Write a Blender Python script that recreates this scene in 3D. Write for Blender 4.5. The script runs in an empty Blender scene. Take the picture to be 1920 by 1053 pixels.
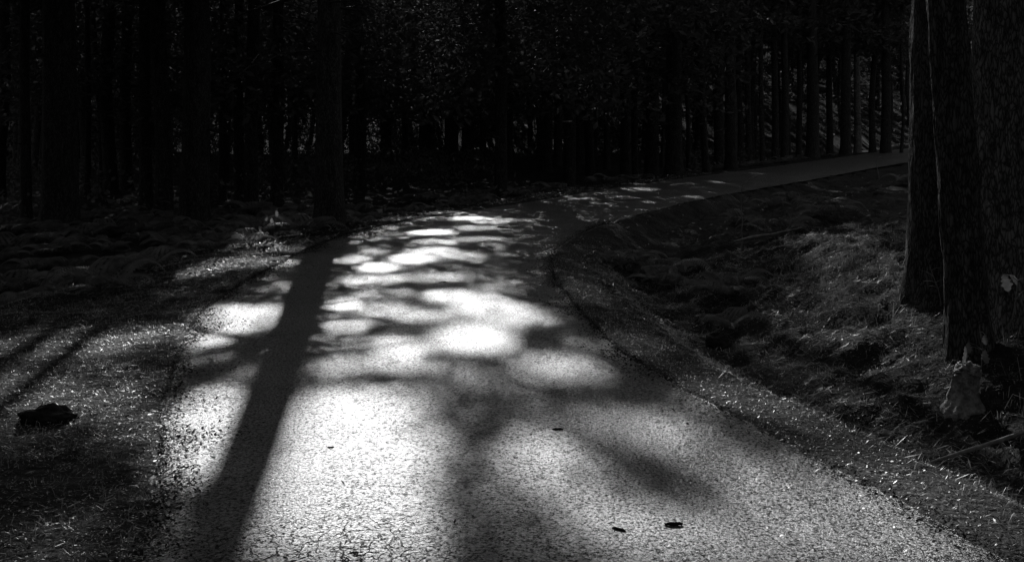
import bpy, bmesh, math, random
import numpy as np
from mathutils import Vector, noise
R = math.radians
rng = np.random.default_rng(7); random.seed(7)
S = bpy.context.scene; C = S.collection

# ------------------------------------------------------------ camera, sky, sun, exposure
F = 1867.0; CAMH = 1.7; HORIZON = 230.0      # level camera, the frame taken from below the lens axis (verticals stay vertical)
cd = bpy.data.cameras.new('camera'); cam = bpy.data.objects.new('camera', cd); C.objects.link(cam)
cd.lens = 35; cd.sensor_width = 36; cd.clip_start = 0.05; cd.clip_end = 2000
cam.location = (0, 0, CAMH); cam.rotation_euler = (R(90), 0, 0); cd.shift_y = -(526.5 - HORIZON)/1920
S.camera = cam
SUN_EL = R(24); SUN_AZ = R(-8.44)            # azimuth measured from +y towards +x
SUNDIR = Vector((math.sin(SUN_AZ)*math.cos(SUN_EL), math.cos(SUN_AZ)*math.cos(SUN_EL), math.sin(SUN_EL)))
w = bpy.data.worlds.new('World'); S.world = w; w.use_nodes = True
nt = w.node_tree; nt.nodes.clear()
sky = nt.nodes.new('ShaderNodeTexSky'); sky.sky_type = 'NISHITA'; sky.sun_disc = False
sky.sun_elevation = SUN_EL; sky.sun_rotation = SUN_AZ; sky.dust_density = 1.0
bw = nt.nodes.new('ShaderNodeRGBToBW'); bg = nt.nodes.new('ShaderNodeBackground'); wo = nt.nodes.new('ShaderNodeOutputWorld')
nt.links.new(sky.outputs[0], bw.inputs[0]); nt.links.new(bw.outputs[0], bg.inputs[0]); nt.links.new(bg.outputs[0], wo.inputs[0])
bg.inputs[1].default_value = 0.095
ld = bpy.data.lights.new('sun', 'SUN'); ld.energy = 5.0; ld.angle = R(0.62); ld.color = (1, 1, 1)
lo = bpy.data.objects.new('sun', ld); C.objects.link(lo)
lo.rotation_euler = (-SUNDIR).to_track_quat('-Z', 'Y').to_euler(); lo.location = (-10, 40, 30)
S.view_settings.view_transform = 'Standard'; S.view_settings.look = 'None'
S.view_settings.exposure = 0.5; S.view_settings.gamma = 1
S.cycles.max_bounces = 4; S.cycles.diffuse_bounces = 2; S.cycles.glossy_bounces = 2
S.cycles.transmission_bounces = 2; S.cycles.transparent_max_bounces = 4

# ------------------------------------------------------------ materials (all neutral grey: the photograph is monochrome)
def mat(name, lo_, hi_, rough=0.9, spec=0.2, scale=8.0, detail=6, bump=0.3, bdist=0.02, stretch=(1, 1, 1), bscale=None, transl=0.0, randobj=0.0):
    m = bpy.data.materials.new(name); m.use_nodes = True; t = m.node_tree; n = t.nodes; L = t.links
    b = n['Principled BSDF']
    tc = n.new('ShaderNodeTexCoord'); mp = n.new('ShaderNodeMapping'); mp.inputs['Scale'].default_value = stretch
    L.new(tc.outputs['Object'], mp.inputs[0])
    ns = n.new('ShaderNodeTexNoise'); ns.inputs['Scale'].default_value = scale; ns.inputs['Detail'].default_value = detail
    L.new(mp.outputs[0], ns.inputs['Vector'])
    cr = n.new('ShaderNodeMapRange'); cr.inputs[1].default_value = 0.3; cr.inputs[2].default_value = 0.7
    cr.inputs[3].default_value = lo_; cr.inputs[4].default_value = hi_
    L.new(ns.outputs[0], cr.inputs[0]); L.new(cr.outputs[0], b.inputs['Base Color'])
    b.inputs['Roughness'].default_value = rough; b.inputs['Specular IOR Level'].default_value = spec
    if bump:
        n2 = n.new('ShaderNodeTexNoise'); n2.inputs['Scale'].default_value = bscale or scale*2; n2.inputs['Detail'].default_value = 5
        L.new(mp.outputs[0], n2.inputs['Vector'])
        bp = n.new('ShaderNodeBump'); bp.inputs['Strength'].default_value = bump; bp.inputs['Distance'].default_value = bdist
        L.new(n2.outputs[0], bp.inputs['Height']); L.new(bp.outputs[0], b.inputs['Normal'])
    if transl:
        tr = n.new('ShaderNodeBsdfTranslucent'); mx = n.new('ShaderNodeMixShader'); mx.inputs[0].default_value = transl
        L.new(cr.outputs[0], tr.inputs[0]); L.new(b.outputs[0], mx.inputs[1]); L.new(tr.outputs[0], mx.inputs[2])
        L.new(mx.outputs[0], n['Material Output'].inputs[0])
    return m

def asphalt():
    m = bpy.data.materials.new('asphalt'); m.use_nodes = True; t = m.node_tree; n = t.nodes; L = t.links
    b = n['Principled BSDF']; tc = n.new('ShaderNodeTexCoord')
    def noise_(sc, det, rough=0.5):
        x = n.new('ShaderNodeTexNoise'); x.inputs['Scale'].default_value = sc; x.inputs['Detail'].default_value = det
        x.inputs['Roughness'].default_value = rough; L.new(tc.outputs['Object'], x.inputs['Vector']); return x
    def rng_(src, a, b_, c, d):
        x = n.new('ShaderNodeMapRange'); [setattr(x.inputs[i+1], 'default_value', v) for i, v in enumerate((a, b_, c, d))]
        L.new(src, x.inputs[0]); return x
    def math_(op, a, b_):
        x = n.new('ShaderNodeMath'); x.operation = op
        for i, v in enumerate((a, b_)):
            if isinstance(v, (int, float)): x.inputs[i].default_value = v
            else: L.new(v, x.inputs[i])
        return x
    vor = n.new('ShaderNodeTexVoronoi'); vor.inputs['Scale'].default_value = 110; L.new(tc.outputs['Object'], vor.inputs['Vector'])
    fine = noise_(64, 6, 0.75); mid = noise_(9, 5, 0.6); big = noise_(1.3, 3)
    c1 = rng_(fine.outputs[0], 0.40, 0.62, 0.005, 0.17)
    sepc = n.new('ShaderNodeSeparateColor'); L.new(vor.outputs['Color'], sepc.inputs[0])
    c2 = rng_(sepc.outputs[0], 0, 1, 0.35, 1.6)
    c3 = rng_(big.outputs[0], 0.3, 0.7, 0.6, 1.3)
    # cracks: thin voronoi borders, strong where a worn patch sits
    vc = n.new('ShaderNodeTexVoronoi'); vc.feature = 'DISTANCE_TO_EDGE'; vc.inputs['Scale'].default_value = 13
    wv = noise_(6, 4); mv = n.new('ShaderNodeVectorMath'); mv.operation = 'MULTIPLY_ADD'; mv.inputs[1].default_value = (0.25,)*3
    L.new(wv.outputs['Color'], mv.inputs[0]); L.new(tc.outputs['Object'], mv.inputs[2]); L.new(mv.outputs[0], vc.inputs['Vector'])
    crk = rng_(vc.outputs['Distance'], 0.012, 0.07, 0.0, 1.0)
    dist = n.new('ShaderNodeVectorMath'); dist.operation = 'DISTANCE'; dist.inputs[1].default_value = (-0.72, 3.72, 0)
    L.new(tc.outputs['Object'], dist.inputs[0])
    pm = rng_(dist.outputs['Value'], 0.12, 0.75, 1.0, 0.0)
    pm2 = math_('MULTIPLY', pm.outputs[0], rng_(mid.outputs[0], 0.3, 0.55, 0.3, 1.3).outputs[0])
    sparse = rng_(noise_(2.2, 3).outputs[0], 0.60, 0.70, 0, 0.55)
    pm3 = math_('MAXIMUM', pm2.outputs[0], sparse.outputs[0])
    inv = math_('SUBTRACT', 1.0, crk.outputs[0]); cm = math_('MULTIPLY', inv.outputs[0], pm3.outputs[0])
    keep = math_('SUBTRACT', 1.0, cm.outputs[0]); keep.use_clamp = True
    a = math_('MULTIPLY', c1.outputs[0], c2.outputs[0]); a = math_('MULTIPLY', a.outputs[0], c3.outputs[0]); a = math_('MULTIPLY', a.outputs[0], keep.outputs[0])
    a = math_('ADD', a.outputs[0], 0.015)
    L.new(a.outputs[0], b.inputs['Base Color'])
    # gloss: worn stone tops shine, the pits between them do not
    sp = rng_(fine.outputs[0], 0.43, 0.58, 0.01, 0.95); sp1 = math_('MULTIPLY', sp.outputs[0], rng_(noise_(2.7, 5, 0.65).outputs[0], 0.35, 0.62, 0.62, 1.15).outputs[0]); sp2 = math_('MULTIPLY', sp1.outputs[0], keep.outputs[0])
    L.new(sp2.outputs[0], b.inputs['Specular IOR Level'])
    rr = rng_(sepc.outputs[1], 0, 1, 0.28, 0.47); L.new(rr.outputs[0], b.inputs['Roughness'])
    h = math_('MULTIPLY_ADD' if False else 'MULTIPLY', fine.outputs[0], 0.010)
    h2 = math_('MULTIPLY', vor.outputs['Distance'], -0.004); h = math_('ADD', h.outputs[0], h2.outputs[0])
    h3 = math_('MULTIPLY', mid.outputs[0], 0.02); h = math_('ADD', h.outputs[0], h3.outputs[0])
    h4 = math_('MULTIPLY', cm.outputs[0], -0.02); h = math_('ADD', h.outputs[0], h4.outputs[0])
    bp = n.new('ShaderNodeBump'); bp.inputs['Strength'].default_value = 0.7; bp.inputs['Distance'].default_value = 1.0
    L.new(h.outputs[0], bp.inputs['Height']); L.new(bp.outputs[0], b.inputs['Normal'])
    return m

def bark(name, lo_, hi_, amt=1.0):
    m = bpy.data.materials.new(name); m.use_nodes = True; t = m.node_tree; n = t.nodes; L = t.links; b = n['Principled BSDF']
    tc = n.new('ShaderNodeTexCoord'); mp = n.new('ShaderNodeMapping'); mp.inputs['Scale'].default_value = (1, 1, 0.28)
    L.new(tc.outputs['Object'], mp.inputs[0])
    v = n.new('ShaderNodeTexVoronoi'); v.feature = 'DISTANCE_TO_EDGE'; v.inputs['Scale'].default_value = 42
    ns = n.new('ShaderNodeTexNoise'); ns.inputs['Scale'].default_value = 16; ns.inputs['Detail'].default_value = 8
    L.new(mp.outputs[0], ns.inputs['Vector'])
    mv = n.new('ShaderNodeVectorMath'); mv.operation = 'MULTIPLY_ADD'; mv.inputs[1].default_value = (0.09,)*3
    L.new(ns.outputs['Color'], mv.inputs[0]); L.new(mp.outputs[0], mv.inputs[2]); L.new(mv.outputs[0], v.inputs['Vector'])
    a = n.new('ShaderNodeMapRange'); a.inputs[1].default_value = 0; a.inputs[2].default_value = 0.25; a.inputs[3].default_value = lo_*0.4; a.inputs[4].default_value = hi_
    L.new(v.outputs['Distance'], a.inputs[0])
    c = n.new('ShaderNodeMapRange'); c.inputs[1].default_value = 0.3; c.inputs[2].default_value = 0.7; c.inputs[3].default_value = 0.5; c.inputs[4].default_value = 1.5
    L.new(ns.outputs[0], c.inputs[0])
    k = n.new('ShaderNodeMath'); k.operation = 'MULTIPLY'; L.new(a.outputs[0], k.inputs[0]); L.new(c.outputs[0], k.inputs[1])
    L.new(k.outputs[0], b.inputs['Base Color']); b.inputs['Roughness'].default_value = 0.85; b.inputs['Specular IOR Level'].default_value = 0.15
    s = n.new('ShaderNodeMath'); s.operation = 'ADD'; L.new(v.outputs['Distance'], s.inputs[0])
    s2 = n.new('ShaderNodeMath'); s2.operation = 'MULTIPLY'; s2.inputs[1].default_value = 0.5; L.new(ns.outputs[0], s2.inputs[0]); L.new(s2.outputs[0], s.inputs[1])
    bp = n.new('ShaderNodeBump'); bp.inputs['Strength'].default_value = 0.8; bp.inputs['Distance'].default_value = 0.02*amt
    L.new(s.outputs[0], bp.inputs['Height']); L.new(bp.outputs[0], b.inputs['Normal'])
    return m

M_ROAD = asphalt()
M_SOIL = mat('forest soil', 0.006, 0.040, 0.85, 0.12, 3.0, 8, 0.9, 0.05, bscale=22)
M_BARK = bark('dark pine bark', 0.025, 0.07)
M_BARKN = bark('near bark', 0.03, 0.12)
M_BARKP = bark('paler bark', 0.09, 0.24)
M_LEAF = mat('needle foliage', 0.04, 0.14, 0.75, 0.12, 1.5, 3, 0, transl=0.28)
M_FARLEAF = mat('far foliage', 0.07, 0.20, 0.8, 0.08, 0.5, 3, 0, transl=0.4)
M_FERN = mat('bracken fronds', 0.08, 0.24, 0.6, 0.3, 6, 3, 0, transl=0.4)
M_LITTER = mat('dry litter', 0.03, 0.34, 0.45, 0.5, 40, 2, 0)
M_GRASS = mat('grass blades', 0.12, 0.38, 0.5, 0.4, 9, 2, 0, transl=0.3)
M_WOOD = mat('dead wood', 0.12, 0.35, 0.8, 0.3, 20, 5, 0.5, 0.01, stretch=(1, 1, 0.4))
M_EARTH = mat('dark earth', 0.01, 0.05, 1.0, 0.02, 12, 6, 0.8, 0.03)
M_MOSS = mat('mossy wood', 0.10, 0.40, 0.7, 0.3, 26, 6, 0.9, 0.03)
M_OAK = mat('pale oak leaf', 0.18, 0.32, 0.5, 0.4, 30, 3, 0, transl=0.35)

# ------------------------------------------------------------ helpers
def tag(o, label=None, cat=None, group=None, kind=None):
    for k, v in (('label', label), ('category', cat), ('group', group), ('kind', kind)):
        if v: o[k] = v
    return o
def mesh_np(name, V, Fc, material, parent=None, smooth=False):
    V = np.asarray(V, dtype=np.float32); Fc = np.asarray(Fc, dtype=np.int32)
    me = bpy.data.meshes.new(name); k = Fc.shape[1]
    me.vertices.add(len(V)); me.vertices.foreach_set('co', V.ravel())
    me.loops.add(Fc.size); me.loops.foreach_set('vertex_index', Fc.ravel())
    me.polygons.add(len(Fc)); me.polygons.foreach_set('loop_start', np.arange(0, Fc.size, k, dtype=np.int32))
    me.update(calc_edges=True)
    if smooth: me.polygons.foreach_set('use_smooth', np.ones(len(Fc), dtype=bool))
    me.materials.append(material)
    o = bpy.data.objects.new(name, me); C.objects.link(o)
    if parent: o.parent = parent
    return o
def empty(name, loc, rz=0, sc=1):
    o = bpy.data.objects.new(name, None); C.objects.link(o); o.location = loc; o.rotation_euler = (0, 0, rz); o.scale = (sc,)*3
    o.empty_display_size = 0.3
    return o
def ray(px, py):
    return np.array([(px - 960)/F, 1.0, -(py - HORIZON)/F])
def flat(px, py, z=0.0):
    d = ray(px, py); return d[:2]*((CAMH - z)/-d[2])
def to_px(x, y, z=0.0):
    fw = np.where(y < 0.2, 0.2, y)
    return 960 + F*x/fw, HORIZON - F*(z - CAMH)/fw
def smooth(a, b, x):
    t = np.clip((x - a)/(b - a), 0, 1); return t*t*(3 - 2*t)

# smooth lattice noise in numpy
_perm = rng.random((256, 256))
def vnoise(x, y):
    xi = np.floor(x).astype(int); yi = np.floor(y).astype(int); fx = x - xi; fy = y - yi
    fx = fx*fx*(3-2*fx); fy = fy*fy*(3-2*fy)
    g = lambda a, b: _perm[a & 255, b & 255]
    return (g(xi, yi)*(1-fx) + g(xi+1, yi)*fx)*(1-fy) + (g(xi, yi+1)*(1-fx) + g(xi+1, yi+1)*fx)*fy
def fbm(x, y, o=4):
    s = 0; a = 1; t = 0
    for i in range(o):
        s = s + a*(vnoise(x*2**i + 17.3*i, y*2**i + 9.1*i) - 0.5); t += a; a *= 0.5
    return s/t*2

# ------------------------------------------------------------ road edges (ground metres)
Lp = [(265,1053),(285,900),(300,800),(318,710),(338,630),(390,572),(450,530),(510,500),(570,468),(640,440),(760,412),(950,385),(1200,343),(1450,312),(1700,277)]
Rp = [(1897,1047),(1747,967),(1580,880),(1480,824),(1407,789),(1309,742),(1223,699),(1145,640),(1075,570),(1040,520),(1030,490),(1045,465),(1090,437),(1180,405),(1320,370),(1530,335),(1700,303)]
Le = [flat(*p) for p in Lp]; Re = [flat(*p) for p in Rp]
Le = [np.array([-1.2, -14.]), np.array([-1.35, 0.])] + Le + [Le[-1] + np.array([9., 12.]), Le[-1] + np.array([40., 40.])]
Re = [np.array([5.0, -14.]), np.array([2.9, 0.])] + Re + [Re[-1] + np.array([10., 13.]), Re[-1] + np.array([46., 46.])]
def resample(P, n):
    P = np.array(P); 
    for _ in range(2):   # corner cutting
        Q = [P[0]]
        for a, b in zip(P[:-1], P[1:]): Q += [a*.75 + b*.25, a*.25 + b*.75]
        P = np.array(Q + [P[-1]])
    s = np.r_[0, np.cumsum(np.hypot(*(P[1:] - P[:-1]).T))]
    t = np.linspace(0, 1, n)**1.5*s[-1]
    return np.c_[np.interp(t, s, P[:, 0]), np.interp(t, s, P[:, 1])]
NL = 420
LE = resample(Le, NL); RE = resample(Re, NL)
# small irregular nibbles along the broken asphalt edge
for E, sg in ((LE, -1), (RE, 1)):
    d = np.gradient(E, axis=0); d /= np.hypot(*d.T)[:, None]; nr = np.c_[d[:, 1], -d[:, 0]]
    E += nr*(fbm(E[:, 0]*4.1 + 5, E[:, 1]*4.1, 4)*0.06)[:, None]
def seg_dist(P, E):
    best = np.full(len(P), 1e9)
    for a, b in zip(E[:-1:3], E[3::3]):
        ab = b - a; t = np.clip(((P - a) @ ab)/(ab @ ab + 1e-9), 0, 1)
        best = np.minimum(best, np.hypot(*(P - a - t[:, None]*ab).T))
    return best
def inside(P):
    poly = np.r_[LE[::3], RE[::-3]]; r = np.zeros(len(P), bool); x, y = P.T
    for a, b in zip(poly, np.roll(poly, -1, 0)):
        c = ((a[1] > y) != (b[1] > y)); r ^= c & (x < (b[0]-a[0])*(y-a[1])/(b[1]-a[1] + 1e-12) + a[0])
    return r
def height(P):
    P = np.atleast_2d(np.asarray(P, float)); x, y = P.T
    dl = seg_dist(P, LE); dr = seg_dist(P, RE); ins = inside(P)
    far = smooth(13, 19, np.hypot(x, y))
    n1 = fbm(x*0.35, y*0.35, 3); n2 = fbm(x*2.2 + 40, y*2.2, 4); n3 = fbm(x*9 + 11, y*9 + 3, 3)
    # left / outer side: litter shoulder, then the bank falls away
    ws = (1.65 + 0.15*n1)*(1 - far) + 0.7*far
    drop = 0.85*(1 - far) + 0.45*far
    a = dl; zl = 0.002 - 0.05*np.minimum(a, ws) - drop*smooth(ws, ws + 2.6, a) + n2*0.10*smooth(0.2, 2.5, a) + n3*0.025
    zl = zl + 0.5*n1*smooth(6, 20, a)
    # right / inner side: shoulder, ditch, bank
    b = dr; k = 1 - 0.45*far
    zr = 0.002 - 0.05*smooth(0, .55, b) - 0.34*k*smooth(.45 - .40*far, 1.2 - .5*far, b) + k*(0.30*np.clip(b - 1.3, 0, 2.0)) + 0.06*np.clip(b - 3.3, 0, 30)*(1-far)
    zr = zr + n2*0.16*smooth(0.5, 2.0, b) + n3*0.05*smooth(0.0, 1.0, b)
    z = np.where(dl < dr, zl, zr)
    z = np.where(ins, -0.06 + np.exp(-np.minimum(dl, dr)/.05)*(.05 + n3*.012), z)
    r = np.hypot(x, y); z = z + 0.36*np.clip(r - 78, 0, 75) * (1 + 0.15*n1) + 0.02*np.clip(r-153, 0, None)
    return z
def hz(x, y): return float(height([[x, y]])[0])
def at(px, py, lim=200):                       # photo pixel -> point on the terrain
    d = ray(px, py); t = np.r_[np.arange(3, 30, 0.05), np.arange(30, lim, 0.5)]
    P = np.c_[d[0]*t, d[1]*t]; z = CAMH + d[2]*t; hh = height(P); hh = np.where(inside(P), 0.0, hh)
    i = np.argmax(z < hh)
    if not (z < hh).any(): i = len(t) - 1
    return Vector((P[i, 0], P[i, 1], hh[i]))
def at_d(px, d):                               # photo column + distance -> standing point
    x = (px - 960)/F*d
    return Vector((x, d, hz(x, d)))

# ground: one sheet reaching the horizon
def axis(fine0, fine1, step, ext):
    a = list(np.arange(fine0, fine1, step)); g = step; v = a[-1]
    while v < ext: g *= 1.09; v += g; a.append(v)
    g = step; v = a[0]; pre = []
    while v > -ext: g *= 1.09; v -= g; pre.append(v)
    return np.array(pre[::-1] + a)
gx = axis(-7.5, 7.5, 0.07, 900); gy = axis(2.5, 17, 0.07, 900)
GX, GY = np.meshgrid(gx, gy); P = np.c_[GX.ravel(), GY.ravel()]
Z = height(P); nx = len(gx); ny = len(gy)
i = np.arange((ny-1)*(nx-1)); r0 = i//(nx-1); c0 = i % (nx-1); q = r0*nx + c0
ground = mesh_np('ground', np.c_[P, Z], np.c_[q, q+1, q+nx+1, q+nx], M_SOIL, smooth=True)
tag(ground, 'dark needle-strewn forest floor with a ditch and bank beside the road', 'ground', kind='structure')
# road sheet
nw = 22; tt = np.linspace(0, 1, nw)
RV = LE[:, None, :]*(1 - tt)[None, :, None] + RE[:, None, :]*tt[None, :, None]
rx, ry = RV[..., 0].ravel(), RV[..., 1].ravel(); ew = np.minimum(tt, 1-tt)[None, :].repeat(NL, 0).ravel()
rz = 0.006*fbm(rx*0.8, ry*0.8, 2) + 0.02*smooth(0, .4, ew) - 0.012
i = np.arange((NL-1)*(nw-1)); r0 = i//(nw-1); c0 = i % (nw-1); q = r0*nw + c0
road = mesh_np('road', np.c_[rx, ry, rz], np.c_[q, q+1, q+nw+1, q+nw], M_ROAD, smooth=True)
tag(road, 'narrow worn asphalt road curving right through the wood', 'road', kind='structure')

# ------------------------------------------------------------ how much sun each spot of ground gets: the crowns are thinned along these sun rays
AX = np.array([math.sin(SUN_AZ), math.cos(SUN_AZ)]); PX_ = np.array([AX[1], -AX[0]]); TE = math.tan(SUN_EL)
B = [ # px, py, rx, ry, amount of sun
(660,850,125,120,1),(600,930,100,85,1),(740,1000,130,75,1),(600,1010,120,60,.9),(780,890,80,100,.8),(630,785,90,45,.85),(730,765,100,38,.65),
(370,830,88,75,1),(405,765,75,36,1),(335,865,50,45,.85),
(445,594,95,30,1),(380,622,60,20,.9),(500,580,45,16,.85),(450,700,40,15,.45),(345,652,60,20,.4),(350,700,40,25,.2),
(648,573,45,13,1),(648,608,48,15,.95),(640,650,40,13,.5),
(660,487,35,7,.9),(665,524,40,10,.9),(710,503,42,10,1),(771,487,48,11,1),(817,476,62,14,.75),(880,483,42,9,.65),(703,473,30,6,.6),
(812,436,52,6,1),(737,437,38,5,.35),(817,455,50,5,.75),(896,449,58,5,.6),(949,448,25,4,.5),(878,409,45,5,.8),(919,414,50,7,.6),(899,428,60,4,.65),
(994,413,60,5,.35),(1067,408,60,4,.2),(974,464,50,5,.25),(994,491,50,6,.25),(935,507,50,7,.35),(1017,526,22,7,.35),(940,475,40,10,.3),
(807,521,80,9,.75),(703,526,60,9,.75),(840,558,60,13,1),(896,569,80,22,1),(942,588,85,27,1),(1012,592,35,14,.6),(930,542,75,11,.5),
(725,582,72,13,.85),(703,553,80,11,.55),(805,596,80,13,.85),(892,636,75,26,1),(746,655,72,19,.95),(634,690,60,18,.5),(725,686,100,13,.7),
(826,689,60,15,.35),(1050,687,88,26,.75),(914,723,60,28,.5),(1231,805,105,32,.8),(1133,789,60,25,.55),(1290,848,60,35,.6),(1023,860,88,38,.95),(1074,907,85,38,.7),
(1270,1009,140,50,1),(1172,977,140,42,.9),(1407,915,95,65,.75),(1430,1030,150,45,.95),(1600,970,200,70,.9),(1720,1045,150,40,.95),(950,950,60,50,.4),
# left shoulder
(150,630,170,24,.95),(60,715,90,40,.9),(260,620,90,16,.95),(190,745,100,32,.85),(120,690,140,50,.5),(255,780,60,60,.7),(60,800,70,30,.4),(290,1000,110,60,.5),(90,1020,150,40,.55),
(460,489,105,13,.95),(370,504,60,11,.8),(530,466,45,8,.7),(520,535,42,12,.5),(490,555,50,9,.3),(310,545,90,12,.3),
(830,397,50,3.5,.8),(770,407,60,5,.5),(665,440,25,8,.5),(720,425,50,5,.35),
# far stretch of road
(1193,355,50,4.5,.7),(1205,343,30,2.5,.6),(1090,372,32,2.2,.45),(1304,368,22,2.6,.8),(1225,378,24,2.2,.6),(1253,372,28,2.6,.45),(1166,369,24,2.4,.35),(1348,342,36,2.6,.7),(1478,317,24,2.6,1),
# ditch and bank
(1620,505,110,45,.55),(1500,600,140,50,.4),(1650,660,160,85,.55),(1800,860,160,100,.8),(1860,620,70,70,.6),(1600,760,150,60,.45),
(1190,640,60,28,.45),(1400,735,110,36,.8),(1650,885,130,45,.9),(1860,985,110,55,.95),(1100,545,50,30,.3),(1240,520,70,20,.3),(1370,640,50,40,.4),(480,445,60,14,.5),(150,520,240,50,.12),(478,456,60,18,.8),(1805,745,50,60,.9),(1880,610,60,50,.8),(1740,570,60,30,.6),(560,432,70,10,.25)]
D = [ # darker bands inside the lit stretch: px, py, rx, ry, strength
(760,624,75,8,.75),(840,668,60,6,.8),(930,668,60,8,.7),(1000,640,45,9,.7),(1030,742,150,22,.7),(1150,738,100,20,.55),(865,785,60,26,.65),(900,815,50,26,.55),(860,900,45,110,.55),(470,662,90,20,.9),(330,930,90,30,.6),(250,960,70,110,.85),(300,720,40,50,.6),(1000,1115,170,110,.95),
(1130,850,60,16,.5),(1220,900,110,26,.62),(1310,940,90,26,.5),(1000,1045,80,30,.9),(860,1040,60,30,.5),(690,655,30,6,.5),(600,780,14,30,.2),(400,665,90,9,.8),(350,720,90,10,.7),(690,717,60,14,.5),(760,535,50,5,.4),(700,540,60,4,.6)]
def sun_amount(U, Vv):
    G = U[:, None]*PX_ + Vv[:, None]*AX; px, py = to_px(G[:, 0], G[:, 1])
    T = np.full(len(U), 0.012)
    lowr = smooth(640, 740, py)*smooth(560, 640, px + (py-640)*0.55)*(px < 2000)
    T = np.maximum(T, 0.20*lowr*(G[:, 1] > 2.5))
    T = np.maximum(T, 0.13*smooth(470, 520, py)*smooth(690, 640, py)*smooth(560, 620, px)*smooth(1010, 960, px)*(G[:, 1] > 2.5))
    for cx, cy, a, b, v in B:
        q = 1.12 if cy > 620 else .94; v = v if cy > 620 or cx < 350 or cx > 1050 else v*.8; r = np.sqrt(((px-cx)/(a*q))**2 + ((py-cy)/(b*q))**2); T = np.maximum(T, v*smooth(1.12, 0.72, r))
    for cx, cy, a, b, v in D:
        if cy > 620: a, b = a*1.2, b*1.25
        r = np.sqrt(((px-cx)/a)**2 + ((py-cy)/b)**2); T = T*(1 - v*smooth(1.15, 0.5, r))
    strip = (U > 3.3)*(U < 5.2)*(Vv > -2)*(Vv < 9.5)          # sun that rims the roadside trunks
    T = np.maximum(T, 0.45*strip)
    T = T*np.where((G[:, 1] < 2.5) & ~strip, 0.15, 1)
    return np.clip(T, 0.004, 1)

# ------------------------------------------------------------ trees
def tube(path, rad, sides=8):
    path = [Vector(p) for p in path]; V = []; Fc = []
    for k, p in enumerate(path):
        t = (path[min(k+1, len(path)-1)] - path[max(k-1, 0)]).normalized()
        a = t.orthogonal().normalized() if abs(t.z) < .9 else (Vector((1, 0, 0)) - t*t.x).normalized()
        b = t.cross(a)
        for s in range(sides):
            an = 2*math.pi*s/sides; V.append(p + (a*math.cos(an) + b*math.sin(an))*rad[k])
    for k in range(len(path)-1):
        for s in range(sides):
            s2 = (s+1) % sides; Fc.append((k*sides+s, k*sides+s2, (k+1)*sides+s2, (k+1)*sides+s))
    return np.array([tuple(v) for v in V]), np.array(Fc)
def join(parts):
    V = []; Fc = []; o = 0
    for v, f in parts: V.append(v); Fc.append(f + o); o += len(v)
    return np.concatenate(V), np.concatenate(Fc)
def limb(p, ang, ln, r, up, sag=0.0, sub=2):
    pts = []; rr = []; n = 7; side = random.uniform(-.25, .25)
    for k in range(n):
        f = k/(n-1); a = ang + side*f*1.5
        pts.append((p[0] + math.cos(a)*ln*f, p[1] + math.sin(a)*ln*f, p[2] + up*f*ln - sag*f*f*ln + random.uniform(-.03, .03)*ln*f)); rr.append(r*(1 - .85*f) + .003)
    out = [tube(pts, rr, 5)]
    for _ in range(sub):
        k = random.randint(2, 5); q = pts[k]
        a = ang + random.choice((-1, 1))*random.uniform(.4, 1.1); l2 = ln*random.uniform(.2, .45)
        out.append(tube([q, (q[0]+math.cos(a)*l2*.5, q[1]+math.sin(a)*l2*.5, q[2]+random.uniform(-.1, .2)*l2), (q[0]+math.cos(a)*l2, q[1]+math.sin(a)*l2, q[2]+random.uniform(-.2, .3)*l2)], [rr[k]*.6, rr[k]*.4, .003], 4))
    return out
def trunk_mesh(r, H=17, lean=(0, 0), wob=.12, flare=.5, sides=14, rings=40, limbs=10, l0=2.2, rough=0.0, taper=.62, seed=0):
    random.seed(seed*13 + 5); ph = random.uniform(0, 9); V = []; Fc = []
    zs = np.linspace(0, 1, rings)**1.35*(H + .5) - .5
    for k, z in enumerate(zs):
        f = max(0, z)/H; rad = r*(1 - taper*f**1.1)*(1 + flare*math.exp(-max(0, z + .1)/.28*1.0))
        cx = lean[0]*z + wob*math.sin(z*.45 + ph)*min(1, abs(z)/3); cy = lean[1]*z + wob*math.cos(z*.37 + ph*2)*min(1, abs(z)/3)
        for s in range(sides):
            a = 2*math.pi*s/sides; rr = rad*(1 + .05*math.sin(3*a + ph) + .10*flare*math.exp(-max(0, z)/.25)*math.sin(5*a + ph))
            if rough:
                n = noise.noise(Vector((math.cos(a)*7*rad/.25, math.sin(a)*7*rad/.25, z*1.6 + seed*3)))
                n2 = noise.noise(Vector((math.cos(a)*20*rad/.25, math.sin(a)*20*rad/.25, z*6 + seed*7)))
                rr += rough*(abs(n)*1.6 - .35 + n2*.45)
            V.append((cx + math.cos(a)*rr, cy + math.sin(a)*rr, z))
    for k in range(rings-1):
        for s in range(sides):
            s2 = (s+1) % sides; Fc.append((k*sides+s, k*sides+s2, (k+1)*sides+s2, (k+1)*sides+s))
    parts = [(np.array(V), np.array(Fc))]
    for _ in range(limbs):
        z = l0 + (H*.8 - l0)*random.random()**1.4
        cx = lean[0]*z + wob*math.sin(z*.45 + ph); cy = lean[1]*z + wob*math.cos(z*.37 + ph*2)
        ln = random.uniform(.6, 2.0) if z < 7 else random.uniform(1.5, 3)
        parts += limb((cx, cy, z), random.uniform(0, 6.28), ln, r*random.uniform(.07, .14), random.uniform(-.15, .25), random.uniform(0, .35), 3)
    return join(parts)
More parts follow.
